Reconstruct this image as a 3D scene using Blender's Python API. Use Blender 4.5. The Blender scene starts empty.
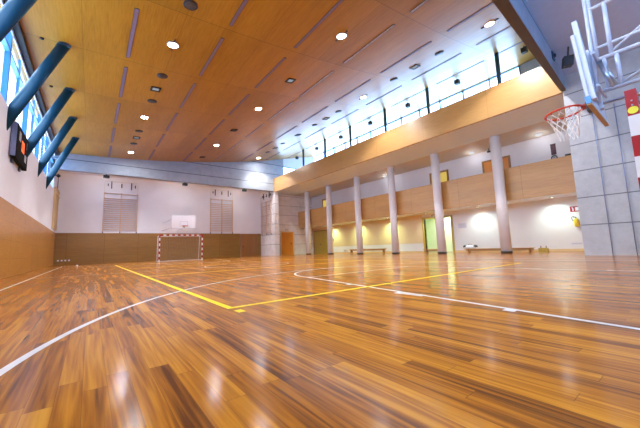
import bpy, bmesh, math, random
from mathutils import Vector, Matrix
random.seed(7)
SC = bpy.context.scene
COL = SC.collection
PI = math.pi

# ------------------------------------------------------------------ camera numbers
F_PX, YAW, PITCH, ROLL, CAM_H = 293.246, 38.072, 6.64, -1.937, 0.628
XL, XR, XG, XB = -2.228, 15.17, 18.75, 20.7      # left wall, right side, balcony front, gallery back wall
YN, YF, YB, YW = 2.777, 27.14, 30.4, -3.6        # near beam, far beam, back wall, wall behind the camera
ZS = 6.72                                        # gallery soffit

def cz(x):                                       # height of the curved wooden ceiling
    if x <= 16.75:
        return 8.07 + .05 * x + .0062 * x * x
    return 8.07 + .05 * 16.75 + .0062 * 16.75 ** 2 + .235 * (x - 16.75)
def cslope(x):
    return .05 + .0124 * min(x, 16.75)

# ------------------------------------------------------------------ materials
class NT:
    def __init__(s, name):
        s.m = bpy.data.materials.new(name); s.m.use_nodes = True
        s.t = s.m.node_tree; s.n = s.t.nodes; s.l = s.t.links
        s.n.clear()
        s.out = s.n.new('ShaderNodeOutputMaterial')
    def new(s, typ, **kw):
        nd = s.n.new(typ)
        for k, v in kw.items(): setattr(nd, k, v)
        return nd
    def link(s, a, b): s.l.new(a, b)
    def val(s, inp, v):
        if hasattr(v, 'is_output') or isinstance(v, bpy.types.NodeSocket): s.link(v, inp)
        else: inp.default_value = v
    def math(s, op, a, b=None, c=None):
        nd = s.new('ShaderNodeMath', operation=op)
        s.val(nd.inputs[0], a)
        if b is not None: s.val(nd.inputs[1], b)
        if c is not None: s.val(nd.inputs[2], c)
        return nd.outputs[0]
    def obj(s):
        return s.new('ShaderNodeTexCoord').outputs['Object']
    def sep(s, v):
        nd = s.new('ShaderNodeSeparateXYZ'); s.link(v, nd.inputs[0]); return nd.outputs
    def comb(s, x, y, z):
        nd = s.new('ShaderNodeCombineXYZ')
        for i, v in enumerate((x, y, z)): s.val(nd.inputs[i], v)
        return nd.outputs[0]
    def noise(s, vec, scale, detail=3, rough=.55):
        nd = s.new('ShaderNodeTexNoise'); s.link(vec, nd.inputs['Vector'])
        nd.inputs['Scale'].default_value = scale; nd.inputs['Detail'].default_value = detail
        nd.inputs['Roughness'].default_value = rough
        return nd.outputs['Fac']
    def white(s, vec):
        nd = s.new('ShaderNodeTexWhiteNoise', noise_dimensions='3D'); s.link(vec, nd.inputs['Vector']); return nd.outputs['Value']
    def ramp(s, fac, stops):
        nd = s.new('ShaderNodeValToRGB'); s.link(fac, nd.inputs[0])
        e = nd.color_ramp.elements
        while len(e) < len(stops): e.new(.5)
        for el, (p, c) in zip(e, stops): el.position = p; el.color = (*c, 1)
        return nd.outputs[0]
    def mix(s, fac, a, b, blend='MIX'):
        nd = s.new('ShaderNodeMix', data_type='RGBA', blend_type=blend)
        s.val(nd.inputs[0], fac)
        s.val(nd.inputs[6], a if not isinstance(a, tuple) else (*a, 1)); s.val(nd.inputs[7], b if not isinstance(b, tuple) else (*b, 1))
        return nd.outputs[2]
    def bsdf(s, color, rough=.5, metal=0, spec=.5, coat=0, coat_rough=.1, bump=None, bump_d=.002, emit=None, estr=0):
        b = s.new('ShaderNodeBsdfPrincipled')
        s.val(b.inputs['Base Color'], (*color, 1) if isinstance(color, tuple) else color)
        s.val(b.inputs['Roughness'], rough); b.inputs['Metallic'].default_value = metal
        b.inputs['Specular IOR Level'].default_value = spec
        b.inputs['Coat Weight'].default_value = coat; s.val(b.inputs['Coat Roughness'], coat_rough)
        if bump is not None:
            bp = s.new('ShaderNodeBump'); s.link(bump, bp.inputs['Height']); bp.inputs['Distance'].default_value = bump_d
            bp.inputs['Strength'].default_value = .5
            s.link(bp.outputs[0], b.inputs['Normal'])
        if emit:
            b.inputs['Emission Color'].default_value = (*emit, 1); b.inputs['Emission Strength'].default_value = estr
        s.link(b.outputs[0], s.out.inputs[0])
        return s.m

def line_mask(nt, coord, period, off, half):
    """1 inside a thin line repeated every period"""
    f = nt.math('FRACT', nt.math('DIVIDE', nt.math('SUBTRACT', coord, off), period))
    d = nt.math('ABSOLUTE', nt.math('SUBTRACT', f, .5))          # .5 at the line
    return nt.math('GREATER_THAN', d, .5 - half / period)

def plain(name, c, rough=.5, metal=0, spec=.5, coat=0, var=.06, scale=6, coat_rough=.1):
    nt = NT(name)
    n = nt.noise(nt.obj(), scale, 4)
    col = nt.ramp(n, [(.3, tuple(x * (1 - var) for x in c)), (.7, tuple(min(1, x * (1 + var)) for x in c))])
    return nt.bsdf(col, rough, metal, spec, coat, coat_rough)

def wood(name, c0, c1, c2, grain=0, rough=.4, coat=.3, coat_rough=.2, seams=(), seam_dark=.55, tile=None, fine=45., tile_amt=.14, coat_ior=1.5, spec=.5):
    """veneered boards: grain runs along axis `grain`; seams = [(axis, period, offset, halfwidth)]"""
    nt = NT(name)
    P = nt.sep(nt.obj())
    sc = [fine, fine, fine]; sc[grain] = 1.6
    v = nt.comb(*[nt.math('MULTIPLY', P[i], sc[i]) for i in range(3)])
    g = nt.noise(v, 1., 4, .6)
    big = nt.noise(nt.comb(*[nt.math('MULTIPLY', P[i], (.25 if i == grain else 1.6)) for i in range(3)]), 1., 2)
    f = nt.math('ADD', nt.math('MULTIPLY', g, .6), nt.math('MULTIPLY', big, .4))
    col = nt.ramp(f, [(.3, c0), (.52, c1), (.72, c2)])
    if tile:
        ids = []
        for ax in range(3):
            t = tile[ax]
            ids.append(nt.math('FLOOR', nt.math('DIVIDE', nt.math('SUBTRACT', P[ax], t[1]), t[0])) if t else 0.0)
        w = nt.white(nt.comb(*ids))
        k = nt.math('ADD', nt.math('MULTIPLY', w, tile_amt), 1 - tile_amt / 2)
        col = nt.mix(1.0, col, nt.comb(k, k, k), 'MULTIPLY')
    for ax, per, off, hw in seams:
        col = nt.mix(nt.math('MULTIPLY', line_mask(nt, P[ax], per, off, hw), seam_dark), col, (.06, .03, .012))
    m = nt.bsdf(col, rough, 0, spec, coat, coat_rough)
    for n_ in nt.n:
        if n_.type == 'BSDF_PRINCIPLED': n_.inputs['Coat IOR'].default_value = coat_ior
    return m

def concrete(name, c, zoff, per, yjoint=None, hw=.02):
    nt = NT(name)
    P = nt.sep(nt.obj())
    n = nt.noise(nt.obj(), 2.2, 6, .65); n2 = nt.noise(nt.obj(), 26, 3)
    f = nt.math('ADD', nt.math('MULTIPLY', n, .7), nt.math('MULTIPLY', n2, .3))
    col = nt.ramp(f, [(.3, tuple(x * .8 for x in c)), (.55, c), (.75, tuple(min(1, x * 1.12) for x in c))])
    m = nt.math('MULTIPLY', line_mask(nt, P[2], per, zoff, hw), nt.math('GREATER_THAN', P[2], .5))
    col = nt.mix(nt.math('MULTIPLY', m, .8), col, tuple(x * .2 for x in c))
    return nt.bsdf(col, .6, 0, .35, bump=f, bump_d=.004)

def floor_wood():
    nt = NT('parquet')
    P = nt.sep(nt.obj())
    W, Ln = .095, 1.25
    row = nt.math('FLOOR', nt.math('DIVIDE', P[0], W))
    off = nt.math('MULTIPLY', nt.white(nt.comb(row, 3.3, 0.)), Ln)
    cy = nt.math('DIVIDE', nt.math('ADD', P[1], off), Ln)
    idc = nt.math('FLOOR', cy)
    pid = nt.comb(row, idc, 1.7)
    w = nt.white(pid)
    # grain, shifted per plank
    gv = nt.comb(nt.math('ADD', nt.math('MULTIPLY', P[0], 42.), nt.math('MULTIPLY', w, 91.)),
                 nt.math('ADD', nt.math('MULTIPLY', P[1], 1.1), nt.math('MULTIPLY', w, 57.)), nt.math('MULTIPLY', w, 13.))
    g = nt.noise(gv, 1., 5, .62)
    gv2 = nt.comb(nt.math('ADD', nt.math('MULTIPLY', P[0], 9.), nt.math('MULTIPLY', w, 31.)),
                  nt.math('ADD', nt.math('MULTIPLY', P[1], .45), nt.math('MULTIPLY', w, 17.)), nt.math('MULTIPLY', w, 7.))
    g2 = nt.noise(gv2, 1., 3, .6)
    rn = nt.noise(nt.comb(nt.math('ADD', nt.math('MULTIPLY', P[0], 9.), nt.math('MULTIPLY', w, 71.)), nt.math('ADD', nt.math('MULTIPLY', P[1], .4), nt.math('MULTIPLY', w, 37.)), nt.math('MULTIPLY', w, 5.)), 1., 2, .5)
    ring = nt.math('MULTIPLY', nt.math('ADD', nt.math('SINE', nt.math('MULTIPLY', rn, 46.)), -.6), .055)
    f = nt.math('ADD', nt.math('ADD', nt.math('ADD', nt.math('MULTIPLY', w, .20), ring), nt.math('MULTIPLY', g, .50)), nt.math('MULTIPLY', g2, .42))
    col = nt.ramp(f, [(.33, FLOOR_C[0]), (.49, FLOOR_C[1]), (.62, FLOOR_C[2]), (.82, FLOOR_C[3])])
    fx = nt.math('FRACT', nt.math('DIVIDE', P[0], W)); fy = nt.math('FRACT', cy)
    sx = nt.math('GREATER_THAN', nt.math('ABSOLUTE', nt.math('SUBTRACT', fx, .5)), .489)
    sy = nt.math('GREATER_THAN', nt.math('ABSOLUTE', nt.math('SUBTRACT', fy, .5)), .4985)
    col = nt.mix(nt.math('MULTIPLY', nt.math('MAXIMUM', sx, sy), .5), col, (.05, .02, .008))
    rr = nt.math('ADD', .12, nt.math('MULTIPLY', nt.noise(nt.obj(), 1.3, 3), .07))
    wav = nt.noise(nt.comb(nt.math('MULTIPLY', P[0], 8.), nt.math('MULTIPLY', P[1], 1.2), 0.), 1., 2)
    m = nt.bsdf(col, .6, 0, .06, .85, rr, bump=wav, bump_d=.0007)
    for n_ in nt.n:
        if n_.type == 'BSDF_PRINCIPLED': n_.inputs['Coat IOR'].default_value = 1.3
    return m

FLOOR_C = [(.115, .030, .002), (.345, .108, .004), (.52, .192, .008), (.70, .32, .026)]

def emitter(name, c, s):
    nt = NT(name)
    e = nt.new('ShaderNodeEmission'); e.inputs[0].default_value = (*c, 1); e.inputs[1].default_value = s
    nt.link(e.outputs[0], nt.out.inputs[0]); return nt.m

def glass(name, tint=(.9, .96, 1)):
    nt = NT(name)
    tr = nt.new('ShaderNodeBsdfTransparent'); tr.inputs[0].default_value = (*tint, 1)
    gl = nt.new('ShaderNodeBsdfGlossy'); gl.inputs['Roughness'].default_value = .02
    lw = nt.new('ShaderNodeLayerWeight'); lw.inputs[0].default_value = .5
    fr = nt.math('MULTIPLY_ADD', nt.math('POWER', lw.outputs['Facing'], 5.), .9, .04)
    mx = nt.new('ShaderNodeMixShader')
    nt.link(fr, mx.inputs[0]); nt.link(tr.outputs[0], mx.inputs[1]); nt.link(gl.outputs[0], mx.inputs[2])
    nt.link(mx.outputs[0], nt.out.inputs[0]); return nt.m

M = {}
M['floor'] = floor_wood()
M['line_white'] = plain('white_paint_line', (.78, .76, .72), .35, coat=.4)
M['line_yellow'] = plain('yellow_paint_line', (.92, .62, .008), .45, spec=.2)
M['stripwhite'] = plain('cool_white_paint', (.76, .87, 1.0), .6, var=.01)  # white with a blue tint painted in to offset warm floor bounce
M['white'] = plain('white_plaster', (.83, .83, .89), .7, var=.02, scale=1.5)
M['bright'] = plain('bright_white_plaster', (.82, .87, .96), .6, var=.02, scale=1.5)
M['cream'] = plain('cream_plaster', (.74, .64, .52), .7, var=.03)
M['tan'] = plain('tan_painted_wall', (.76, .60, .38), .6, var=.03)  # tan tone of the upper wall beyond the open doorway
M['greyceil'] = plain('grey_plaster', (.50, .55, .66), .7, var=.03)
M['ceil'] = wood('ceiling_veneer', (.30, .135, .010), (.40, .195, .016), (.48, .245, .028), 1, .5, 1., .30,
                 seams=((1, 3.58, 5.68, .012), (0, 2.65, .8 + 1.32, .006)), seam_dark=.55, coat_ior=1.22, spec=.2,
                 tile=((2.65, .8 + 1.32), (3.58, 5.68), None), fine=22, tile_amt=.2)
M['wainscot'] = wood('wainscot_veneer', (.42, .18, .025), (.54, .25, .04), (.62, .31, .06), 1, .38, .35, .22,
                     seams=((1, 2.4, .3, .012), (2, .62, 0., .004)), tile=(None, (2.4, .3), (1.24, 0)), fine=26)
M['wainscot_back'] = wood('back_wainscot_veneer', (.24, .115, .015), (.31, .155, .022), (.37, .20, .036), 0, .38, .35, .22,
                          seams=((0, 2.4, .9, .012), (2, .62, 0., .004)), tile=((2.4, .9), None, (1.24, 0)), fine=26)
M['fascia'] = wood('fascia_veneer', (.38, .20, .06), (.46, .255, .085), (.52, .31, .12), 1, .35, .4, .25,
                   seams=((1, 3.58, 5.68, .01),), seam_dark=.3, tile=(None, (3.58, 5.68), None), fine=24, tile_amt=.1)
M['parapet'] = wood('balcony_veneer', (.54, .29, .09), (.63, .36, .12), (.70, .42, .17), 1, .4, .3, .25,
                    seams=((1, 3.58, 5.68, .012), (2, .45, .3, .004)), seam_dark=.3, fine=30, tile=(None, (3.58, 5.68), (.45, .3)), tile_amt=.08)
M['doorwood'] = wood('door_veneer', (.62, .19, .006), (.74, .245, .008), (.80, .30, .015), 2, .35, .3, .2, fine=28)
M['darkdoor'] = wood('dark_door_veneer', (.25, .10, .018), (.32, .135, .026), (.38, .17, .04), 2, .4, .3, .2, fine=28)
M['olive'] = wood('olive_door_veneer', (.36, .25, .03), (.44, .31, .04), (.5, .36, .06), 2, .4, .3, .2, fine=28)
M['paleoak'] = wood('pale_wood', (.66, .47, .24), (.76, .57, .31), (.82, .65, .38), 2, .45, .2, .2, fine=60)
M['benchwood'] = wood('bench_wood', (.42, .24, .09), (.52, .31, .12), (.6, .38, .17), 1, .45, .2, .2, fine=60)
M['concrete'] = concrete('board_marked_concrete', (.50, .50, .51), 1.177, 1.073)
M['concrete_band'] = concrete('concrete_beam', (.37, .41, .47), 7.6, 1.05, hw=.03)
M['concrete_end'] = concrete('pale_concrete', (.86, .83, .83), 1.177, 1.073)
M['column'] = plain('column_paint', (.84, .85, .90), .45, coat=.15, var=.02)
M['colbase'] = plain('dark_skirting', (.03, .025, .025), .5)
M['blue'] = plain('blue_enamel', (.001, .055, .095), .42, coat=0, var=.04, spec=.35)
M['bluedark'] = plain('dark_blue_enamel', (.006, .045, .09), .35, coat=.3)
M['bluelight'] = plain('sky_blue_frame', (.10, .33, .72), .35, coat=.3)
M['postblue'] = plain('petrol_blue_steel', (.008, .06, .11), .4, coat=.3)
M['black'] = plain('black_plastic', (.012, .012, .014), .5)
M['panel'] = plain('matt_black_panel', (.012, .012, .014), .9, spec=.1)
M['darkgrey'] = plain('dark_grey_metal', (.05, .048, .055), .45)
M['slot'] = plain('slot_grille', (.20, .16, .27), .5, var=.2, scale=40)
M['slotlight'] = plain('pale_grille', (.42, .40, .42), .4, var=.35, scale=14)  # reflected light put into the colour as a paler grille
M['steel'] = plain('brushed_steel', (.55, .56, .58), .3, metal=.9)
M['steelblue'] = plain('steel_tube_blue', (.24, .28, .46), .3, metal=.3)
M['whitesteel'] = plain('white_steel', (.62, .66, .76), .35, coat=.2, var=.02)
M['boardwhite'] = plain('backboard_white', (.60, .63, .72), .35, coat=.2, var=.02)
M['red'] = plain('red_paint', (.42, .006, .01), .35, coat=.3)
M['rim'] = plain('orange_red_rim', (.62, .05, .02), .4)
M['string'] = plain('net_cord', (.82, .80, .78), .8)
M['netgrey'] = plain('goal_net_cord', (.50, .44, .38), .8)
M['postwhite'] = plain('post_white', (.82, .80, .80), .4, coat=.2)
M['yellow'] = plain('yellow_paint', (.80, .58, .03), .35, coat=.3)
M['sticker'] = plain('yellow_sticker', (.85, .78, .05), .4)
M['sky_glass'] = glass('window_glass')
M['mint'] = plain('mint_wall', (.68, .82, .62), .6, var=.03)
M['notice'] = plain('notice_paper', (.62, .63, .82), .6)
M['poster'] = plain('poster_print', (.10, .03, .05), .5, var=.6, scale=12)
M['lamp'] = emitter('lamp_lens', (.96, .97, 1.), 260)
M['lamp_small'] = emitter('small_lamp_lens', (.95, 1., .82), 9)
M['lamp_dim'] = emitter('reflector_glow', (.9, .93, 1.), .22)
M['dome'] = plain('opal_dome', (.85, .85, .82), .3)
M['domelit'] = emitter('lit_opal_dome', (.95, .97, 1.), .55)
M['litglass'] = emitter('lit_yellow_glass', (1., .70, .16), .42)
M['led'] = emitter('red_led_digits', (1., .13, .04), 1.6)
M['ledpale'] = plain('grey_score_panel', (.42, .40, .42), .4)
M['ring2'] = plain('pale_grey_line', (.66, .66, .70), .5)
M['ring'] = plain('grey_metal_ring', (.45, .45, .5), .4)

# ------------------------------------------------------------------ mesh helpers
class MB:
    def __init__(s): s.b = bmesh.new(); s.mi = 0
    def _f(s, vs):
        try:
            f = s.b.faces.new(vs); f.material_index = s.mi; return f
        except ValueError: return None
    def box(s, x0, x1, y0, y1, z0, z1, bev=0):
        v = [s.b.verts.new(p) for p in ((x0,y0,z0),(x1,y0,z0),(x1,y1,z0),(x0,y1,z0),(x0,y0,z1),(x1,y0,z1),(x1,y1,z1),(x0,y1,z1))]
        fs = [s._f([v[i] for i in q]) for q in ((0,3,2,1),(4,5,6,7),(0,1,5,4),(1,2,6,5),(2,3,7,6),(3,0,4,7))]
        if bev:
            ed = list({e for f in fs for e in f.edges})
            bmesh.ops.bevel(s.b, geom=ed, offset=bev, segments=2, affect='EDGES', profile=.6)
        return s
    def tube(s, p0, p1, r0, r1=None, n=12, cap=True):
        p0, p1 = Vector(p0), Vector(p1); r1 = r0 if r1 is None else r1
        d = (p1 - p0).normalized(); a = d.orthogonal().normalized(); c = d.cross(a)
        A = []; B = []
        for i in range(n):
            t = 2 * PI * i / n; o = a * math.cos(t) + c * math.sin(t)
            A.append(s.b.verts.new(p0 + o * r0)); B.append(s.b.verts.new(p1 + o * r1))
        for i in range(n):
            f = s._f([A[i], A[(i+1) % n], B[(i+1) % n], B[i]])
            if f and n > 5: f.smooth = True
        if cap: s._f(A[::-1]); s._f(B)
        return s
    def path(s, pts, r, n=8):
        for a, b in zip(pts, pts[1:]): s.tube(a, b, r, n=n)
        return s
    def lathe(s, prof, n=24, c=(0,0,0), axis='Z'):
        rings = []
        for r, z in prof:
            ring = []
            for i in range(n):
                t = 2 * PI * i / n; q = (r * math.cos(t), r * math.sin(t), z)
                if axis == 'X': q = (q[2], q[0], q[1])
                if axis == 'Y': q = (q[0], q[2], -q[1])
                ring.append(s.b.verts.new((q[0]+c[0], q[1]+c[1], q[2]+c[2])))
            rings.append(ring)
        for A, B in zip(rings, rings[1:]):
            for i in range(n):
                f = s._f([A[i], A[(i+1) % n], B[(i+1) % n], B[i]])
                if f: f.smooth = True
        s._f(rings[0][::-1]); s._f(rings[-1])
        return s
    def torus(s, c, R, r, n=32, m=8, axis='Z'):
        rings = []
        for i in range(n):
            t = 2 * PI * i / n; ring = []
            for j in range(m):
                u = 2 * PI * j / m; k = R + r * math.cos(u)
                q = (k * math.cos(t), k * math.sin(t), r * math.sin(u))
                if axis == 'X': q = (q[2], q[0], q[1])
                ring.append(s.b.verts.new((q[0]+c[0], q[1]+c[1], q[2]+c[2])))
            rings.append(ring)
        for i in range(n):
            A, B = rings[i], rings[(i+1) % n]
            for j in range(m):
                f = s._f([A[j], B[j], B[(j+1) % m], A[(j+1) % m]])
                if f: f.smooth = True
        return s
    def prism(s, poly, fn0, fn1):
        A = [s.b.verts.new(fn0(p)) for p in poly]; B = [s.b.verts.new(fn1(p)) for p in poly]
        n = len(poly)
        for i in range(n): s._f([A[i], A[(i+1) % n], B[(i+1) % n], B[i]])
        s._f(A[::-1]); s._f(B); return s
    def quad(s, *pts):
        s._f([s.b.verts.new(p) for p in pts]); return s
    def tf(s, mat): bmesh.ops.transform(s.b, matrix=mat, verts=s.b.verts); return s
    def build(s, name, mats, parent=None, loc=None):
        bmesh.ops.recalc_face_normals(s.b, faces=s.b.faces)
        me = bpy.data.meshes.new(name); s.b.to_mesh(me); s.b.free()
        o = bpy.data.objects.new(name, me); COL.objects.link(o)
        for m in (mats if isinstance(mats, (list, tuple)) else [mats]): me.materials.append(m)
        if parent: o.parent = parent
        if loc: o.location = loc
        return o

def B(*a, bev=0): return MB().box(*a, bev=bev)
def struct(o, label=None):
    o['kind'] = 'structure'
    if label: o['label'] = label
    return o
def tag(o, label, cat, group=None):
    o['label'] = label; o['category'] = cat
    if group: o['group'] = group
    return o
def thing(name, loc, label, cat, group=None, rot=(0,0,0)):
    o = bpy.data.objects.new(name, None); COL.objects.link(o); o.location = loc; o.rotation_euler = rot
    o.empty_display_size = .2
    return tag(o, label, cat, group)
def copy_tree(o, parent=None):
    c = o.copy(); COL.objects.link(c)
    if parent: c.parent = parent
    for ch in list(o.children): copy_tree(ch, c)
    return c
def light(name, kind, parent, loc, power, color, size=.3, rot=(0,0,0), **kw):
    d = bpy.data.lights.new(name, kind); d.energy = power; d.color = color
    if kind == 'AREA': d.shape = 'DISK'; d.size = size
    if kind == 'SPOT': d.shadow_soft_size = size
    for k, v in kw.items(): setattr(d, k, v)
    o = bpy.data.objects.new(name, d); COL.objects.link(o); o.parent = parent; o.location = loc; o.rotation_euler = rot
    return o
ORD = ['first', 'second', 'third', 'fourth', 'fifth', 'sixth', 'seventh', 'eighth', 'ninth']

# projection, only used to leave out repeats that lie wholly outside the frame
def axes():
    y, p, r = (math.radians(a) for a in (YAW, PITCH, ROLL))
    F = Vector((math.sin(y)*math.cos(p), math.cos(y)*math.cos(p), math.sin(p)))
    R = Vector((math.cos(y), -math.sin(y), 0)); U = R.cross(F)
    return F, R*math.cos(r) + U*math.sin(r), U*math.cos(r) - R*math.sin(r)
FV, RV, UV = axes()
def inframe(p, m=4):
    v = Vector(p) - Vector((0, 0, CAM_H)); z = v.dot(FV)
    if z < .1: return False
    x = 320 + F_PX * v.dot(RV) / z; y = 214 - F_PX * v.dot(UV) / z
    return -m < x < 640 + m and -m < y < 428 + m

# ================================================================== THE SETTING
# floor with the court lines as faces of its own mesh
fl = MB()
fl.box(XL - .2, XB + 2.2, YW - .2, YB + .2, -.12, 0)
H1, H2 = .0012, .002
def strip(x0, y0, x1, y1, w, h):
    d = Vector((x1 - x0, y1 - y0, 0)).normalized(); n = Vector((-d.y, d.x, 0)) * w / 2
    a, b = Vector((x0, y0, h)), Vector((x1, y1, h))
    fl.quad(a - n, b - n, b + n, a + n)
def arc(cx, cy, R, a0, a1, w, h, n=60):
    for i in range(n):
        t0 = math.radians(a0 + (a1-a0)*i/n); t1 = math.radians(a0 + (a1-a0)*(i+1)/n)
        q = lambda t, r: (cx + r*math.cos(t), cy + r*math.sin(t), h)
        fl.quad(q(t0, R-w/2), q(t0, R+w/2), q(t1, R+w/2), q(t1, R-w/2))
CX = 5.6
fl.mi = 1
strip(-1.39, -.5, -1.39, 25.6, .055, H1); strip(12.6, -.5, 12.6, 25.6, .055, H1)
strip(-1.39, -.5, 12.6, -.5, .055, H1); strip(-1.39, 25.6, 12.6, 25.6, .055, H1)
strip(-1.39, 12.5, 12.6, 12.5, .05, H1)
arc(CX, 12.5, 1.8, 0, 360, .05, H2)
for s, y0 in ((1, -.5), (-1, 25.6)):
    by = y0 + s * 1.575
    a0, a1 = (0, 180) if s > 0 else (180, 360)
    arc(CX, by + s * .015, 6.12, a0, a1, .055, H2, 90)
    for sx in (-1, 1):
        strip(CX + sx*2.72, y0, CX + sx*1.8, y0 + s*5.85, .055, H1 + .0003)
        strip(CX + sx*6.22, y0, CX + sx*6.22, by, .055, H1)
        for k, (t, ln) in enumerate(((.28, .1), (.49, .42), (.72, .1))):     # lane marks
            xx = CX + sx*(2.72 - .92*t + .05); yy = y0 + s*5.85*t
            strip(xx, yy - ln/2, xx - sx*.92*ln/5.85*0, yy + ln/2, .12, H2 + .0004)
    strip(CX - 1.8, y0 + s*5.85, CX + 1.8, y0 + s*5.85, .05, H1)
    arc(CX, y0 + s*5.85, 1.8, a0, a1, .055, H2)
fl.mi = 2
strip(1.25, 3.24, 1.25, 21.9, .075, H2 + .0008); strip(9.95, 3.24, 9.95, 21.9, .06, H2 + .0008)
for y in (3.27, 9.6, 15.4, 21.87): strip(1.25, y, 9.95, y, .07, H2 + .0012)
strip(1.27, 2.97, 1.27, 3.11, .08, H2)
struct(fl.build('floor', [M['floor'], M['line_white'], M['line_yellow']]), 'glossy brown parquet floor with white and yellow court lines')

# curved wooden ceiling
c = MB()
xs = [XL - .3 + i * (XB + .3 - XL + .3) / 48 for i in range(49)]
poly = [(x, cz(x)) for x in xs] + [(x, cz(x) + .25) for x in reversed(xs)]
c.prism(poly, lambda p: (p[0], 2.15, p[1]), lambda p: (p[0], YF + .45, p[1]))
ce = struct(c.build('ceiling', M['ceil']), 'curved wood veneer ceiling rising to the right')
c = MB()
yq = lambda x: 1.88 + .051*x + .1
zq = lambda x: 7.33 + max(0, 15.17 - max(x, 8.)) * .10          # near bay ceiling, falling slightly to the right
for xa, xb in ((XL - .3, 8.), (8., XR + .5)):
    v = [c.b.verts.new((x, y, zq(x) + dz)) for x in (xa, xb) for y in (YW - .2, yq(x)) for dz in (0, .2)]
    for q in ((0,1,3,2),(4,6,7,5),(0,4,5,1),(2,3,7,6),(0,2,6,4),(1,5,7,3)): c._f([v[k] for k in q])
struct(c.build('ceiling_near', M['greyceil']))
struct(B(XL - .2, XR + .4, YF + .4, YB + .2, 7.3, 7.5).build('ceiling_far', M['white']))

# left wall with window band above
struct(B(XL - .3, XL, YW - .2, YB + .2, 0, 5.35).build('wall_left', M['white']))
struct(B(XL - .3, XL, YW - .2, YW + .2, 5.35, 8.3).build('wall_left_near', M['white']))
struct(B(XL - .3, XL, 1.6, 2.3, 5.35, 8.3).build('wall_left_pier', M['white']))
struct(B(XL - .3, XL, YF, YB + .2, 5.35, 7.5).build('wall_left_far', M['white']))
struct(B(XL, XL + .035, YW, YB, 0, 2.48).build('trim_1', M['wainscot']), 'orange wood wainscot along the left wall')
# back wall
struct(B(XL - .2, XR + .3, YB, YB + .3, 0, 7.5).build('wall_back', M['white']))
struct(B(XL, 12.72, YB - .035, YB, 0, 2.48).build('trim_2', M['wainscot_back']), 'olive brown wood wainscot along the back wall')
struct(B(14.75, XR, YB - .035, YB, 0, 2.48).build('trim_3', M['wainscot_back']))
# wall behind the camera
w = MB(); w.box(XL - .2, XB + .3, YW - .3, YW, 0, 4.6); w.box(XL - .2, XB + .3, YW - .3, YW, 6.9, 8.3); w.box(XL - .2, -.6, YW - .3, YW, 4.6, 6.9); w.box(13.8, XB + .3, YW - .3, YW, 4.6, 6.9)
struct(w.build('wall_front', M['white']))
# right concrete wall beside the camera, far bay side wall
struct(B(XR, XR + .5, YW, YN, 0, 7.5).build('wall_right', M['concrete']), 'grey concrete wall of large cast panels')
struct(B(XR, XR + .5, YF, YB, 0, 7.5).build('wall_right_far', M['concrete_end']))
struct(B(XR + .5, XB + .2, YN - .4, YN - .1, 0, 12).build('wall_gallery_near', M['concrete_end']))
# near beam (runs very slightly off square)
yb0 = lambda x: 1.88 + .051 * x
yb1 = lambda x: 2.285 + .037 * x
b = MB()
def beam(zl0, zr0, xa, xb):
    v = []
    for x in (xa, xb):
        for y in (yb0(x), yb1(x)):
            for z in (6.8, cz(x) + .1): v.append(b.b.verts.new((x, y, z)))
    for q in ((0,1,3,2),(4,6,7,5),(0,4,5,1),(2,3,7,6),(0,2,6,4),(1,5,7,3)): b._f([v[i] for i in q])
beam(0, 0, XL - .2, XR + .02)
struct(b.build('trim_4', M['concrete_band']), 'concrete beam closing the near end of the wood ceiling')
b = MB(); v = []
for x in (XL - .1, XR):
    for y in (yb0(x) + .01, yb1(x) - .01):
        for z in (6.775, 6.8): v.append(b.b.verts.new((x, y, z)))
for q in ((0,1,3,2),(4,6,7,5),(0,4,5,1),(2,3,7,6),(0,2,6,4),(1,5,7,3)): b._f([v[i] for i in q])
M['beamwood'] = wood('beam_cladding', (.07, .045, .026), (.10, .065, .038), (.13, .09, .055), 0, .5, .1, .3)  # brown grained strip along the underside of the near beam
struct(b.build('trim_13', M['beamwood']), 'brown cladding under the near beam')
# far beam
b = MB()
xs2 = [XL - .2 + i * (16.35 - XL + .2) / 30 for i in range(31)]
poly = [(x, cz(x) + .1) for x in xs2] + [(16.35, 6.81), (XL - .2, 6.81)]
b.prism(poly, lambda p: (p[0], YF, p[1]), lambda p: (p[0], YF + .5, p[1]))
struct(b.build('trim_5', M['concrete_band']), 'grey concrete beam across the far end below the wood ceiling')

# gallery on the right: fascia, soffits, roof slab, balcony, walls
struct(B(XR, XR + .14, YN - .1, YF, ZS, 8.2).build('trim_6', M['fascia']), 'pale wood fascia above the columns')
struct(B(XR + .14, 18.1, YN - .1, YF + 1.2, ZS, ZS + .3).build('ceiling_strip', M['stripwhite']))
struct(B(18.1, XB + .2, YN - .1, YF + 1.2, ZS + .0, ZS + .3).build('ceiling_gallery', M['cream']))
YE = 28.0
struct(B(XR + .5, XB + .3, YE, YE + .3, 0, ZS + .1).build('wall_gallery_end', M['concrete_end']))
# balcony
struct(B(XG + .12, XB, YN - .1, YE, 3.0, 3.3).build('floor_balcony', M['bright']))
struct(B(XG, XG + .12, YN - .1, YE, 2.97, 4.78).build('trim_7', M['parapet']), 'pale wood balcony parapet behind the columns')
struct(B(XG - .03, XG + .16, YN - .1, YE, 4.78, 4.83).build('trim_8', M['parapet']))
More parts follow.
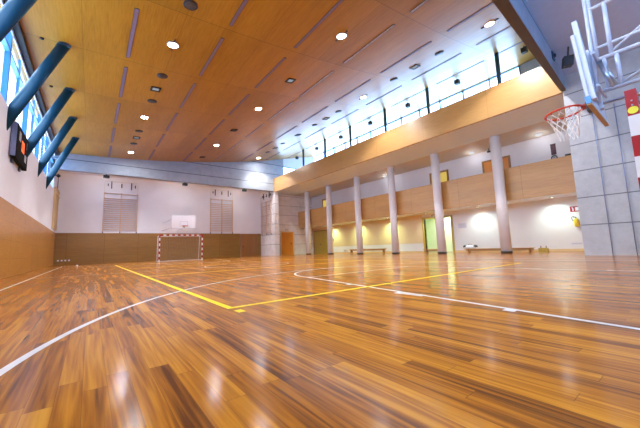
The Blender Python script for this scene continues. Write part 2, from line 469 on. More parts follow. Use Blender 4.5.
# gallery back wall with one open doorway at ground level
D0, D1 = 10.95, 13.15
w = MB(); w.box(XB, XB + .2, YN - .1, D0, 0, ZS + .1); w.box(XB, XB + .2, D0, D1, 2.6, ZS + .1); w.box(XB, XB + .2, D1, YE, 0, ZS + .1)
struct(w.build('wall_gallery', M['white']))
struct(B(XB - .012, XB, D1 + .12, YE, .75, 3.0).build('trim_9', M['tan']), 'tan painted upper wall under the balcony')
struct(B(XB - .02, XB, YN - .1, D0 - .12, 0, .14).build('baseboard_gallery', M['paleoak']))
struct(B(XB - .02, XB, D1 + .12, YE, 0, .14).build('baseboard_gallery_far', M['paleoak']))
# lobby beyond the open doorway
w = MB(); w.box(XB + 1.9, XB + 2.1, 9.6, 14.6, 0, 3); w.box(XB + .2, XB + 1.9, 9.5, 9.6, 0, 3); w.box(XB + .2, XB + 1.9, 14.6, 14.7, 0, 3)
w.box(XB + .2, XB + 2.1, 9.5, 14.7, 2.9, 3.05)
struct(w.build('wall_lobby', M['mint']))
w = MB(); w.box(XB - .06, XB + .24, D1, D1 + .14, 0, 2.7); w.box(XB - .06, XB + .24, D0 - .14, D0, 0, 2.7); w.box(XB - .06, XB + .24, D0, D1, 2.6, 2.7)
struct(w.build('door_1', M['olive']), 'yellow wood frame of the open doorway')
lob = struct(B(XB + 1.1, XB + 1.5, 12.0, 12.4, 2.86, 2.9).build('trim_10', M['lamp_dim']))
light('lobby_light', 'AREA', lob, (XB + 1.2, 12.2, 2.82), 55, (.93, 1., .75), .5)

# clerestory windows on the right
def window(name, frame_boxes, panes, fm):
    r = bpy.data.objects.new(name, None); COL.objects.link(r); r['kind'] = 'structure'
    f = MB()
    for bx in frame_boxes: f.box(*bx)
    f.build('window_frame', fm, r)
    for p in panes: B(*p).build('glass', M['sky_glass'], r)
    return r
zt = 11.60
seams = [5.68 + 3.58 * k for k in range(7)]
struct(B(XB, XB + .2, YN - .1, 5.68, ZS, 12.2).build('wall_right_upper', M['concrete_band']))
struct(B(XB, XB + .2, 5.68, YE, ZS, 7.6).build('wall_right_sill', M['white']))
fb = [(XB, XB + .14, 5.6, YF, 7.6, 7.72), (XB, XB + .14, 5.6, YF, zt - .09, zt + .06)]
for i, y in enumerate(seams[:-1]):
    fb.append((XB, XB + .14, y - .05, y + .05, 7.7, zt)); fb.append((XB, XB + .14, y + 1.75, y + 1.83, 7.7, zt))
struct(window('window_1', fb, [(XB + .06, XB + .075, 5.7, YF, 7.7, zt)], M['bluelight']), 'high strip window along the right side')
# end window over the gallery
fb = [(16.35, XB, YF + .16, YF + .3, 7.2, 7.32), (16.35, 16.47, YF + .16, YF + .3, 7.3, 9.75), (18.4, 18.5, YF + .16, YF + .3, 7.3, 9.75), (16.35, XB, YF + .16, YF + .3, 9.65, 9.75)]
struct(window('window_2', fb, [(16.47, XB, YF + .22, YF + .235, 7.3, 9.7)], M['bluelight']))
struct(B(16.35, XB, YF + .1, YF + .35, 9.75, 12).build('wall_end_upper', M['white']))
struct(B(16.35, XB, YF + .05, YF + .3, ZS, 7.2).build('wall_end_sill', M['white']))
# left window band
fb = [(XL - .2, XL - .06, 1.9, YF, 5.35, 5.42), (XL - .2, XL - .06, 1.9, YF, 7.16, 7.24)]
for k in range(7):
    y = 5.68 + 3.58 * k
    if y < YF: fb.append((XL - .2, XL - .06, y - .07, y + .07, 5.42, 7.9))
    if y - 1.79 > 2: fb.append((XL - .18, XL - .1, y - 1.83, y - 1.75, 5.42, 7.9))
struct(window('window_3', fb, [(XL - .135, XL - .12, 1.9, YF, 5.4, 7.95)], M['bluelight']), 'blue framed window band above the white left wall')
struct(B(XL - .06, XL + .17, 1.9, YF, 7.80, 7.97).build('trim_11', M['black']), 'black head frame along the top of the left windows')
struct(B(XL - .05, XL - .01, 1.9, YF, 7.70, 7.80).build('trim_12', M['whitesteel']))

fb = [(-.6, 13.8, YW - .2, YW - .08, 4.6, 4.7), (-.6, 13.8, YW - .2, YW - .08, 6.8, 6.9)] + [(-.6 + k*2.4 - .05, -.6 + k*2.4 + .05, YW - .2, YW - .08, 4.7, 6.8) for k in range(7)]
struct(window('window_4', fb, [(-.6, 13.8, YW - .15, YW - .135, 4.6, 6.9)], M['bluelight']), 'window behind the viewer')
fb = [(XL - .2, XL - .06, YW + .2, 1.6, 5.35, 5.42), (XL - .2, XL - .06, YW + .2, 1.6, 7.9, 8.06)]
struct(window('window_5', fb, [(XL - .135, XL - .12, YW + .2, 1.6, 5.4, 8.0)], M['bluelight']))
# doors
def door(n, boxes, mat, handle, hm=None, frame=None, fmat=None):
    d = MB()
    for bx in boxes: d.box(*bx)
    o = struct(d.build(n, mat))
    if frame:
        f = MB()
        for bx in frame: f.box(*bx)
        f.build('door_frame', fmat, o)
    if handle: B(*handle).build('door_handle', hm or M['black'], o)
    return o
door('door_2', [(16.42, 17.95, YE - .05, YE, 0, 2.5)], M['doorwood'], (17.62, 17.70, YE - .11, YE - .05, 1.15, 1.35),
     frame=[(16.3, 16.42, YE - .07, YE, 0, 2.6), (17.95, 18.07, YE - .07, YE, 0, 2.6), (16.42, 17.95, YE - .07, YE, 2.5, 2.6)], fmat=M['paleoak'])
door('door_3', [(XB - .04, XB - .012, 25.2, 27.6, 0, 2.55)], M['olive'], (XB - .1, XB - .04, 26.35, 26.45, 1.0, 1.1),
     frame=[(XB - .06, XB - .012, 25.08, 25.2, 0, 2.65), (XB - .06, XB - .012, 27.6, 27.72, 0, 2.65), (XB - .06, XB - .012, 25.2, 27.6, 2.55, 2.65)], fmat=M['darkdoor'])
door('door_4', [(12.75, 14.72, YB - .05, YB, 0, 2.46)], M['darkdoor'], (13.0, 13.1, YB - .1, YB - .05, 1.0, 1.12))
door('door_5', [(XB - .04, XB, 6.85, 8.3, 3.3, 5.95)], M['doorwood'], (XB - .09, XB - .04, 7.0, 7.1, 4.3, 4.4),
     frame=[(XB - .06, XB, 6.73, 6.85, 3.3, 6.07), (XB - .06, XB, 8.3, 8.42, 3.3, 6.07), (XB - .06, XB, 6.85, 8.3, 5.95, 6.07)], fmat=M['darkdoor'])
for n, (ya, yb) in (('door_6', (10.95, 12.2)), ('door_7', (24.45, 25.75))):
    ym = (ya + yb) / 2
    door(n, [(XB - .03, XB, ya, ym - .04, 3.3, 5.98), (XB - .03, XB, ym + .04, yb, 3.3, 5.98)], M['litglass'], (XB - .1, XB - .05, ym - .03, ym + .03, 4.2, 4.4),
         frame=[(XB - .05, XB, ya - .14, ya, 3.3, 6.12), (XB - .05, XB, yb, yb + .14, 3.3, 6.12), (XB - .05, XB, ya, yb, 5.98, 6.12), (XB - .05, XB, ym - .04, ym + .04, 3.3, 5.98)], fmat=M['darkdoor'])

# ================================================================== THINGS
# round columns along the gallery
COLY = [25.55, 21.9, 17.95, 14.2, 10.45, 6.63]
CXX = 18.3
cn = ['farthest white round column, beside the orange door end of the gallery', 'second white round column from the far end, right of the olive door',
      'third white round column from the far end, crossing the long bench', 'fourth white round column from the far end, left of the open doorway',
      'white round column standing before the open mint doorway', 'nearest white round column, thickest in view, left of the concrete wall']
for i, y in enumerate(COLY):
    r = thing('column', (CXX, y, 0), cn[i], 'column', 'round columns carrying the gallery')
    MB().lathe([(.27, .12), (.27, ZS)], 32).build('shaft', M['column'], r)
    MB().lathe([(.285, 0), (.285, .12)], 32).build('base_ring', M['colbase'], r)

# petrol-blue posts carrying the ceiling edge, behind the fascia
pn = ['nearest', 'second nearest', 'third nearest', 'third farthest', 'second farthest', 'farthest']
for i, y in enumerate((5.5, 9.62, 13.08, 16.75, 20.1, 23.6)):
    r = thing('roof_post', (16.6, y, ZS + .3), 'dark blue steel post in front of the high right windows, %s one' % pn[i], 'post', 'steel posts behind the wood fascia')
    MB().tube((0, 0, 0), (0, 0, cz(16.6) - ZS - .3 + .05), .10, n=16).build('post_shaft', M['postblue'], r)
    B(-.15, .15, -.15, .15, 0, .03).build('foot_plate', M['postblue'], r)

# leaning blue struts at the left windows
sn = ['nearest', 'second nearest', 'third nearest', 'second farthest', 'farthest']
for i, y in enumerate((9.3, 12.9, 16.42, 19.85, 23.3)):
    r = thing('blue_strut', (XL, y, 5.05), 'thick leaning blue tube brace between left wall and ceiling, %s of five' % sn[i], 'strut', 'blue struts along the left windows')
    p0 = Vector((0, 0, 0)); p1 = Vector((1.19, 0, cz(-1.25) - 5.05)); d = (p1 - p0).normalized(); R = .165
    a = Vector((0, 1, 0)); e = d.cross(a)
    m = MB(); A = []; Bv = []; n = 28
    for k in range(n):
        t = 2*PI*k/n; o = (a*math.cos(t) + e*math.sin(t))*R
        q0 = p0 + o; q0 = q0 + d * ((0 - q0.x) / d.x)
        q1 = p1 + o; q1 = q1 + d * ((p1.z - q1.z) / d.z)
        A.append(m.b.verts.new(q0)); Bv.append(m.b.verts.new(q1))
    for k in range(n):
        f = m._f([A[k], A[(k+1) % n], Bv[(k+1) % n], Bv[k]]); f.smooth = True
    m._f(A); m._f(Bv)
    m.build('tube', M['blue'], r)
    m = MB(); A = []; Bv = []
    for k in range(n):
        t = 2*PI*k/n; o = (a*math.cos(t) + e*math.sin(t))*R*1.05; q1 = p1 + o
        Bv.append(m.b.verts.new(q1 + d*((p1.z - q1.z)/d.z))); A.append(m.b.verts.new(q1 + d*((p1.z - .11 - q1.z)/d.z)))
    for k in range(n): m._f([A[k], A[(k+1) % n], Bv[(k+1) % n], Bv[k]])
    m._f(A); m._f(Bv); m.build('collar', M['bluedark'], r)

# ---- ceiling fittings
def on_ceiling(x, y, dz=0): return (x, y, cz(x) - dz)
def tilt(x): return (0, -math.atan(cslope(x)), 0)
LAMP_P = 850
def lamp(x, y, label):
    r = thing('ceiling_lamp', on_ceiling(x, y), label, 'ceiling lamp', 'round lamps in the wood ceiling', tilt(x))
    MB().lathe([(.20, 0), (.20, -.03), (.165, -.035), (.165, -.012)], 28).build('rim', M['steel'], r)
    MB().lathe([(.165, -.014), (.16, -.022)], 28).build('lens', M['lamp'], r)
    for s in (-1, 1): B(.0 - .02, .02, s*.27 - .07, s*.27 + .07, -.03, 0).build('clip', M['darkgrey'], r)
    light('lamp_light', 'SPOT', r, (0, 0, -.06), LAMP_P, (.95, .96, 1.), .14, spot_size=math.radians(108), spot_blend=.45)
    return r
rows = ((2.05, 'left', (3.85, 11.0, 18.15, 25.2)), (7.3, 'middle', (7.6, 14.77, 21.92)), (12.75, 'right', (4.35, 11.6, 25.86)))
for x, nm, ys in rows:
    vis = [y for y in ys if inframe(on_ceiling(x, y))]
    for y in ys:
        k = vis.index(y) if y in vis else None
        pos = ('nearest one' if k == 0 else 'farthest one' if k == len(vis) - 1 else 'the one between') if k is not None else 'outside the view'
        lamp(x, y, 'bright round lamp in the wood ceiling, %s row, %s' % (nm, pos))
def square(x, y, label, lit=True):
    r = thing('square_downlight', on_ceiling(x, y), label, 'downlight', 'square black fittings in the wood ceiling', tilt(x))
    m = MB()
    for bx in ((-.2, .2, -.2, -.13), (-.2, .2, .13, .2), (-.2, -.13, -.13, .13), (.13, .2, -.13, .13)): m.box(*bx, -.035, 0)
    m.build('frame', M['black'], r)
    B(-.13, .13, -.13, .13, -.012, 0).build('reflector', M['lamp_dim'] if lit else M['darkgrey'], r)
sq = [(2.05, 14.63, 'square black downlight between two black discs in the left lamp row, nearer one'), (2.05, 21.76, 'square black downlight between two small discs in the left lamp row, farther one'),
      (7.3, 11.29, 'square black downlight alone in the middle of the wood ceiling, nearest'), (7.3, 18.46, 'square black downlight in middle lamp row, second from the near end'), (7.25, 25.4, 'square black downlight nearest the far beam in middle lamp row'),
      (12.75, 7.95, 'square black downlight between two discs on the pale right ceiling, nearest'), (12.75, 15.2, 'square black downlight in right row, halfway along the ceiling'), (12.75, 18.8, 'unlit square black fitting in right row, second from the far end'), (12.72, 22.43, 'square black downlight between two small discs near the far right corner')]
for x, y, l in sq: square(x, y, l, lit=y not in (18.8, 22.43, 18.46, 25.4))
discs = [(2.1, 8.79, 'large black ceiling disc at the top edge of the photo'), (2.1, 13.34, 'black ceiling disc just nearer than the left row square downlight'), (2.1, 15.96, 'black ceiling disc just beyond the nearer left row square downlight'),
         (2.05, 20.48, 'small black disc before the farther left row square downlight'), (2.03, 23.07, 'small black disc beyond the farther left row square downlight'),
         (12.78, 6.63, 'dark disc nearest the viewer on the pale right ceiling'), (12.78, 9.31, 'dark disc beyond the nearest right row square downlight'), (12.75, 13.9, 'dark disc on right ceiling, just beyond the right bright lamp'), (12.72, 16.51, 'dark disc on right ceiling, halfway to the far beam'),
         (12.7, 21.08, 'small dark disc in right row, second from the far end'), (12.65, 23.72, 'small dark disc closest to the far beam in the right row')]
for x, y, l in discs:
    r = thing('ceiling_speaker', on_ceiling(x, y), l, 'speaker', 'round black speakers in the wood ceiling', tilt(x))
    MB().lathe([(.21, 0), (.21, -.02), (.185, -.028)], 28).build('bezel', M['black'], r)
    MB().lathe([(.18, -.02), (.16, -.034), (.02, -.038)], 24).build('grille', M['darkgrey'], r)
slotrows = [.8, 3.45, 6.08, 8.75, 11.35, 14.1, 16.75]
for i, x in enumerate(slotrows):
    segs = []
    for k in range(-1, 6):
        y0 = 6.2 + 3.57*k; y1 = y0 + 2.82
        if k == -1: y0 = 3.1
        if k == 5: y1 = min(y1, 26.8)
        if any(inframe(on_ceiling(x, y0 + (y1-y0)*q/6), 0) for q in range(7)): segs.append((y0, y1))
    for j, (y0, y1) in enumerate(reversed(segs)):
        sheen_row = (i == 3)
        r = thing('slot_diffuser', on_ceiling(x, (y0+y1)/2), '%s ceiling slot grille, %s row from left windows, %s from far end' % ('pale' if sheen_row else 'dark', ORD[i], ORD[j]),
                  'ceiling vent', 'slot grilles in the wood ceiling', tilt(x))
        h = (y1-y0)/2
        B(-.055, .055, -h, h, -.012, 0).build('grille', M['slotlight' if sheen_row else 'slot'], r)
        m = MB(); m.box(-.064, -.055, -h, h, -.016, 0); m.box(.055, .064, -h, h, -.016, 0); m.box(-.055, .055, -h - .01, -h, -.016, 0); m.box(-.055, .055, h, h + .01, -.016, 0)
        m.build('slot_frame', M['darkgrey'], r)
# black projectors under the right edge of the ceiling
fl_names = ['nearest, beside the near beam', 'second from the near beam', 'third from the near beam', 'fourth from the near beam', 'third from the far end', 'second from the far end', 'farthest']
for i, y in enumerate((4.5, 8.1, 11.7, 15.3, 18.9, 22.5, 26.1)):
    x = 17.5
    r = thing('black_spotlight', on_ceiling(x, y), 'small black spotlight under the high right ceiling edge, %s' % fl_names[i], 'spotlight', 'black spotlights along the high windows')
    m = MB(); m.tube((0, 0, 0), (0, 0, -.12), .02); m.build('stem', M['black'], r)
    m = MB(); m.box(-.13, .13, -.13, .13, -.38, -.12, bev=.02); m.build('housing', M['black'], r)
    B(-.10, .10, -.10, .10, -.388, -.38).build('front_glass', M['darkgrey'], r)
for i, (x, y) in enumerate(((-1.62, 12.87), (-1.66, 16.48))):
    r = thing('ceiling_sensor', on_ceiling(x, y), 'tiny black sensor on ceiling by the left windows, %s' % ('nearer' if i == 0 else 'farther'), 'sensor', 'sensors by the left windows')
    MB().lathe([(.06, 0), (.055, -.04), (.02, -.06)], 16).build('sensor_body', M['black'], r)

# scoreboard on the left wall
r = thing('scoreboard', (XL + .004, 13.35, 3.93), 'dark electronic scoreboard with red digits on the white left wall', 'scoreboard')
B(.02, .16, 0, 2.15, 0, 1.16, bev=.015).build('case', M['panel'], r)
B(.16, .168, .12, 2.03, .08, 1.08).build('front_panel', M['panel'], r)
B(.02, .15, -.02, .0, .03, 1.13).build('edge_trim', M['steelblue'], r)
B(0, .05, .3, .5, -.12, 0).build('bracket', M['darkgrey'], r); B(0, .05, 1.6, 1.8, -.12, 0).build('bracket', M['darkgrey'], r)
def digit(y, z, h, segs, mat, wy=None):
    w = h * .55; t = h * .13; S = {'a': (0, w, h - t, h), 'd': (0, w, 0, t), 'g': (0, w, h/2 - t/2, h/2 + t/2), 'f': (0, t, h/2, h), 'b': (w - t, w, h/2, h), 'e': (0, t, 0, h/2), 'c': (w - t, w, 0, h/2)}
    m = MB()
    for q in segs:
        a, b_, c_, d_ = S[q]; m.box(.168, .172, y + a, y + b_, z + c_, z + d_)
    m.build('digit', mat, r)
digit(.82, .42, .38, 'abcdef', M['led']); digit(1.08, .42, .38, 'abcdef', M['led'])
digit(.3, .72, .26, 'bc', M['ledpale']); digit(1.62, .72, .26, 'bc', M['ledpale'])
B(.168, .171, .3, .62, .66, .98).build('score_panel', M['ledpale'], r); B(.168, .171, 1.45, 1.8, .2, .46).build('score_panel', M['ledpale'], r)

# handball goals
def striped(bounds, w, d, red_first, axis='Z'):
    m = MB()
    for k, (a, b_) in enumerate(zip(bounds, bounds[1:])):
        m.mi = 1 if (k % 2 == 0) == red_first else 0
        if axis == 'Z': m.box(-w/2, w/2, -d/2, d/2, a, b_)
        else: m.box(a, b_, -d/2, d/2, -w/2, w/2)
    bmesh.ops.remove_doubles(m.b, verts=m.b.verts, dist=1e-5)
    return m
def goal(y, s, label, netdepth=1.0):
    r = thing('handball_goal', (4.06, y, 0), label, 'goal', 'handball goals')
    W, Hh = 3.08, 2.04
    for x in (0, W):
        striped([0, .185, .385, .585, .785, .985, 1.185, 1.385, 1.585, 1.785, 2.04], .08, .08, False).build('goal_post', [M['postwhite'], M['red']], r, (x, 0, 0))
    L_ = W - .08
    striped([L_*k/15 for k in range(16)], .08, .08, True, 'X').build('crossbar', [M['postwhite'], M['red']], r, (.04, 0, Hh - .04))
    f = MB()
    for x in (0, W):
        f.path([(x, 0, Hh - .05), (x, s*.75, Hh - .1), (x, s*netdepth, .03), (x, 0, .03)], .02)
    f.path([(0, s*netdepth, .03), (W, s*netdepth, .03)], .02); f.path([(0, s*.75, Hh - .1), (W, s*.75, Hh - .1)], .015)
    f.build('net_frame', M['postwhite'], r)
    n = MB(); c_ = .115; rr = .005
    def cord(a, b): n.tube(a, b, rr*.75, n=3, cap=False)
    def back(t): return (s*(.75 + (netdepth - .75)*t), Hh - .1 + (.03 - Hh + .1)*t)
    k = int(W / c_)
    for i in range(k + 1):
        x = W*i/k; y0, z0 = back(0); y1, z1 = back(1); cord((x, y0, z0), (x, y1, z1)); cord((x, 0, Hh - .05), (x, y0, z0))
    for i in range(18):
        yy, zz = back(i/17); cord((0, yy, zz), (W, yy, zz))
        for x in (0, W): cord((x, 0, zz), (x, yy, zz))
    for x in (0, W):
        for q in range(1, 7): cord((x, s*.75*q/7, Hh - .07), (x, s*(.03 + .9*q/7), .03))
    n.build('net', M['netgrey'], r)
    return r
goal(24.75, 1, 'red and white striped handball goal in front of the far back wall')
g2 = goal(.245, -1, 'near red and white striped goal post at the right edge of the photo')
# sticker, bolts on the near post (faces turned to the court and the camera side)
for z in (1.93, 1.885):
    MB().lathe([(.008, 0), (.006, -.006)], 12, (-.041, 0, z), 'X').build('bolt', M['steel'], g2)
    MB().lathe([(.007, 0), (.005, .005)], 12, (0, -.042, z), 'Y').build('bolt', M['steel'], g2)
MB().lathe([(.036, -.0425), (.036, -.0405)], 24, (0, 0, 1.835), 'X').build('round_sticker', M['sticker'], g2)

# basketball units
def net_mesh(R, h, n=12, rows=5, r1=.12, rad=.005):
    m = MB()
    def pt(i, j):
        t = 2*PI*(i + .5*(j % 2))/n; q = j/rows
        R_ = R*(1 - q) + r1*q + .02*math.sin(q*PI)*-1
        return (R_*math.cos(t), R_*math.sin(t), -h*q)
    for j in range(rows):
        for i in range(n):
            m.tube(pt(i, j), pt(i, j+1), rad, n=4, cap=False)
            m.tube(pt(i, j), pt(i + (1 if j % 2 else -1), j+1), rad, n=4, cap=False)
    return m
def basket(loc, s, label, wallgap, lean=0., full=True):
    """board faces s*Y; origin at the bottom centre of the board"""
    r = thing('basketball_hoop', loc, label, 'basketball hoop', None, (lean, 0, 0))
    bw, bh = (.62, 1.03) if full else (.93, 1.1)
    B(-bw, bw, -.02, .02, 0, bh, bev=.006).build('backboard', M['boardwhite' if full else 'white'], r)
    e = MB(); e.box(-bw, bw, -.025, .025, -.022, .005); 
    e.build('bottom_edge', M['benchwood'] if full else M['boardwhite'], r)
    ln = MB(); yy = s*.021
    for a in ((-bw, bw, .0, .05), (-bw, bw, bh - .05, bh), (-bw, -bw + .05, 0, bh), (bw - .05, bw, 0, bh)):
        ln.box(a[0], a[1], min(yy, yy + s*.002), max(yy, yy + s*.002), a[2], a[3])
    w2, z0, z1 = .3, .16, .61
    for a in ((-w2, w2, z0, z0 + .05), (-w2, w2, z1 - .05, z1), (-w2, -w2 + .05, z0, z1), (w2 - .05, w2, z0, z1)):
        ln.box(a[0], a[1], min(yy, yy + s*.002), max(yy, yy + s*.002), a[2], a[3])
    ln.build('board_lines', M['ledpale'] if full else M['ring2'], r)
    zr = .21
    B(-.075, .075, min(s*.02, s*.10), max(s*.02, s*.10), zr - .12, zr + .03).build('rim_mount', M['black'], r)
    rimo = MB(); rimo.torus((0, s*.375, zr), .232, .015)
    rimo.box(-.05, .05, min(s*.09, s*.16), max(s*.09, s*.16), zr - .03, zr + .012)
    for sx in (-1, 1): rimo.tube((sx*.05, s*.1, zr - .03), (sx*.14, s*.205, zr - .005), .009)
    rimo = rimo.build('rim', M['rim'], r)
    hk = MB()
    for i in range(12):
        t = 2*PI*i/12; hk.tube((.228*math.cos(t), s*.375 + .228*math.sin(t), zr - .008), (.222*math.cos(t), s*.375 + .222*math.sin(t), zr - .035), .006, n=5)
    hk.build('net_hook', M['rim'], rimo)
    net_mesh(.222, .40).build('net', M['string'], rimo, (0, s*.375, zr - .03))
    # carrying frame
    f = MB()
    T = .018
    if full:
        ca, sa = math.cos(lean), math.sin(lean)
        def L(y, z):                                    # level frame behind a slightly tilted board
            y, z = y - loc[1], z - loc[2]
            return (0, y*ca + z*sa, -y*sa + z*ca)
        for z, rr in ((4.05, .026), (3.42, .022), (3.24, .03), (2.75, .028)): f.path([L(.63, z), L(YW, z)], rr)
        f.path([L(.468, 3.24), L(.468, 4.05)], .026)
        f.path([L(.55, 2.75), L(.55, 3.24)], .024); f.path([L(.42, 2.75), L(.42, 3.24)], .026)
        f.path([L(.45, 3.29), L(-.6, 3.98)], .02); f.path([L(.41, 2.79), L(-.5, 3.2)], .02)
        f.path([L(.66, 2.6), L(.67, 4.6)], .024); f.path([L(.61, 3.2), L(.63, 4.6)], .022)
        for z in (3.24, 2.75): f.path([(-.3, L(.62, z)[1], L(.62, z)[2]), (.3, L(.62, z)[1], L(.62, z)[2])], .022)
        f.build('support_frame', M['whitesteel'], r)
        B(-.60, -.52, -.075, -.02, .05, 1.22).build('side_rail', M['whitesteel'], r)
        for x0 in (-.40, .05): B(x0, x0 + .10, -.06, -.02, .1, 1.06).build('stiffener', M['whitesteel'], r)
        g = MB(); g.path([L(.60, 3.2), L(.50, 2.75)], .03); g.build('spring_strut', M['steel'], r)
        g = MB(); g.path([L(.56, 3.18), L(.46, 2.75)], .018); g.build('spring_strut', M['steel'], r)
        for zz in (.30, .38, .47): MB().tube((-.565, -.035, zz), (-.558, -.035, zz), .012).build('bolt', M['darkgrey'], r)
        B(-.632, -.6, -.03, .03, .0, .1).build('corner_pad', M['bluelight'], r)
    else:
        for sx in (-.6, .6):
            for z in (.2, .9): f.path([(sx, -s*.02, z), (sx, -s*wallgap, z)], .025)
            f.path([(sx, -s*.1, .2), (sx, -s*.9, .9)], .018)
        f.build('support_frame', M['white'], r)
    return r
basket((5.765, .69, 2.42), 1, 'near basketball hoop with white backboard, red rim and net, upper right', 4.2, -.07)
basket((5.78, 25.0, 2.52), -1, 'distant basketball hoop with white backboard before the far back wall', 5.4, 0, False)

# wall bars
def wall_bars(name_label, loc, rotz, W, Hh, wood_m, group='wall bars', brackets=True):
    r = thing('wall_bars', loc, name_label, 'wall bars', group, (0, 0, rotz))
    for x in (0, W/2, W):
        B(x - .035, x + .035, -.13, 0, 0, Hh).build('upright', wood_m, r)
    nn = 15
    for k in range(nn):
        z = .16 + k * (Hh*.74)/(nn - 1)
        MB().tube((0, -.10, z), (W, -.10, z), .032, n=8).build('rung', wood_m, r)
    for z in (Hh*.84, Hh*.97): MB().tube((0, -.14, z), (W, -.14, z), .04, n=8).build('top_rung', wood_m, r)
    if brackets:
        for x, h in ((W*.2, .62), (W*.8, .62), (W*.1, .2), (W*.92, .25), (W/2, .35)):
            B(x - .035, x + .035, -.08, 0, Hh + .35 + (.3 - h/2), Hh + .35 + (.3 + h/2)).build('wall_bracket', M['darkgrey'], r)
        m = MB(); m.box(-.02, 0, -.03, 0, Hh, Hh + .8); m.box(W, W + .02, -.03, 0, Hh, Hh + .8); m.box(0, W, -.03, 0, Hh + .95, Hh + .98)
        m.build('guide_rail', M['cream'], r)
        for x in (0, W/2, W): B(x - .03, x + .03, -.1, -.03, -.12, .0).build('foot_bracket', M['darkgrey'], r)
    return r
M['rungwood'] = wood('rung_wood', (.64, .46, .36), (.72, .54, .43), (.78, .60, .50), 0, .5, .1, .3, fine=30)
wall_bars('wooden wall bars on the white back wall, left of the goal', (.72, YB, 2.6), 0, 2.4, 3.35, M['rungwood'])
wall_bars('wooden wall bars on the white back wall, right of the far hoop', (9.55, YB, 2.6), 0, 2.3, 3.5, M['rungwood'])
wall_bars('wooden wall bars seen edge on at the far left corner', (XL, 27.75, 2.62), PI/2, 2.2, 3.0, M['paleoak'], brackets=False)
wall_bars('wooden wall bars on the concrete side wall at the far right corner', (XR, 29.95, 2.35), -PI/2, 2.2, 3.6, M['rungwood'], brackets=True)
r = thing('cable_pulley', (XL + .2, 27.5, 6.0), 'black pulley ball with cord above the far left wall bars', 'pulley')
MB().lathe([(.02, .25), (.09, .3), (.12, .38), (.09, .46), (.02, .51)], 16).build('pulley_ball', M['black'], r)
MB().tube((0, 0, -.5), (0, 0, .26), .02, n=8).build('cord', M['darkgrey'], r); B(-.2, 0, -.03, .03, .36, .42).build('arm', M['darkgrey'], r)

# dark flood lights hung below the far beam
for i, (x, nm) in enumerate(((.72, 'left'), (6.35, 'middle'), (11.9, 'right'))):
    r = thing('floodlight', (x, YF + .2, 6.81), 'dark floodlight hung under the far concrete beam, %s of three' % nm, 'floodlight', 'floodlights under the far beam')
    B(-.05, .05, -.05, .05, -.08, 0).build('bracket', M['darkgrey'], r)
    m = MB(); m.box(-.2, .2, -.17, .1, -.3, -.08, bev=.03); m.build('housing', M['darkgrey'], r)
    B(-.16, .16, -.178, -.17, -.27, -.11).build('front_glass', M['black'], r)
    B(-.16, .16, .1, .108, -.27, -.11).build('lamp_glass', M['lamp_small'], r)
    light('flood_light', 'SPOT', r, (0, .14, -.2), 60, (1., .95, .93), .12, rot=(math.radians(62), 0, 0), spot_size=math.radians(165), spot_blend=1.)

# loudspeaker and bracket on the near beam
r = thing('loudspeaker', (13.25, 2.10, zq(13.25)), 'black loudspeaker box hung beside the near beam', 'loudspeaker', None, (.1, -.25, .35))
B(-.2, .2, -.14, .14, -.68, -.33, bev=.015).build('cabinet', M['black'], r)
B(-.17, .17, -.148, -.14, -.65, -.36).build('grille', M['darkgrey'], r); MB().tube((0, 0, -.33), (0, 0, 0), .03).build('mount', M['darkgrey'], r)
r = thing('bracket_plate', (13.15, yb0(13.15) - .02, 7.42), 'dark grey mounting plate on the blue face of near beam', 'bracket')
B(-.14, .14, -.02, .02, -.2, .1).build('plate', M['postblue'], r); B(-.04, .04, -.08, -.02, -.1, 0).build('lug', M['darkgrey'], r)

# steel guide tubes on the concrete wall
for i, (y, nm) in enumerate(((1.98, 'left'), (1.37, 'right'))):
    r = thing('guide_tube', (XR, y, 0), 'thin blue-grey vertical tube on the concrete wall, %s one' % nm, 'tube', 'guide tubes on the concrete wall')
    MB().tube((-.05, 0, 0), (-.05, 0, 5.6), .013, n=10).build('tube', M['steelblue'], r)
    for z in (.6, 2.8, 5.0): B(-.05, 0, -.012, .012, z - .012, z + .012).build('clip', M['steelblue'], r)
r = thing('cross_tube', (XR - .06, 2.1, 5.72), 'horizontal blue tube high on the concrete wall behind the hoop', 'tube')
MB().tube((-.06, .1, 0), (-.06, -2.6, 0), .035, n=10).build('tube', M['steelblue'], r)
for yy in (-.1, -1.2, -2.4): B(-.06, .06, yy - .02, yy + .02, -.02, .02).build('clip', M['steelblue'], r)

# benches under the balcony
def bench(y0, y1, label, x=19.9, h=.32):
    r = thing('gym_bench', (x, (y0 + y1)/2, 0), label, 'bench', 'low wooden gym benches')
    L = (y1 - y0)/2
    B(-.13, .13, -L, L, h - .04, h, bev=.008).build('seat', M['benchwood'], r)
    B(-.02, .02, -L + .05, L - .05, h - .16, h - .04).build('rail', M['benchwood'], r)
    for yy in (-L + .25, L - .25):
        m = MB(); m.prism([(-.10, h - .04), (.10, h - .04), (.15, 0), (.10, 0), (.05, .1), (-.05, .1), (-.10, 0), (-.15, 0)], lambda p, q=yy: (p[0], q - .03, p[1]), lambda p, q=yy: (p[0], q + .03, p[1]))
        m.build('leg', M['darkdoor'], r)
bench(16.45, 20.9, 'long low wooden bench behind the third column, under the balcony', h=.42)
bench(5.75, 9.7, 'long low wooden bench behind the nearest column, against the white wall', h=.26)
bench(10.9, 12.5, 'short low wooden bench in front of the mint doorway', 19.4, h=.3)
r = thing('wooden_box', (19.9, 5.35, 0), 'small yellowish wooden box at the right end of the near bench', 'box')
B(-.16, .16, -.2, .2, 0, .22, bev=.01).build('box_body', M['olive'], r); B(-.12, -.08, -.18, -.14, .22, .34).build('peg', M['darkdoor'], r); B(.08, .12, .12, .16, .22, .34).build('peg', M['darkdoor'], r)
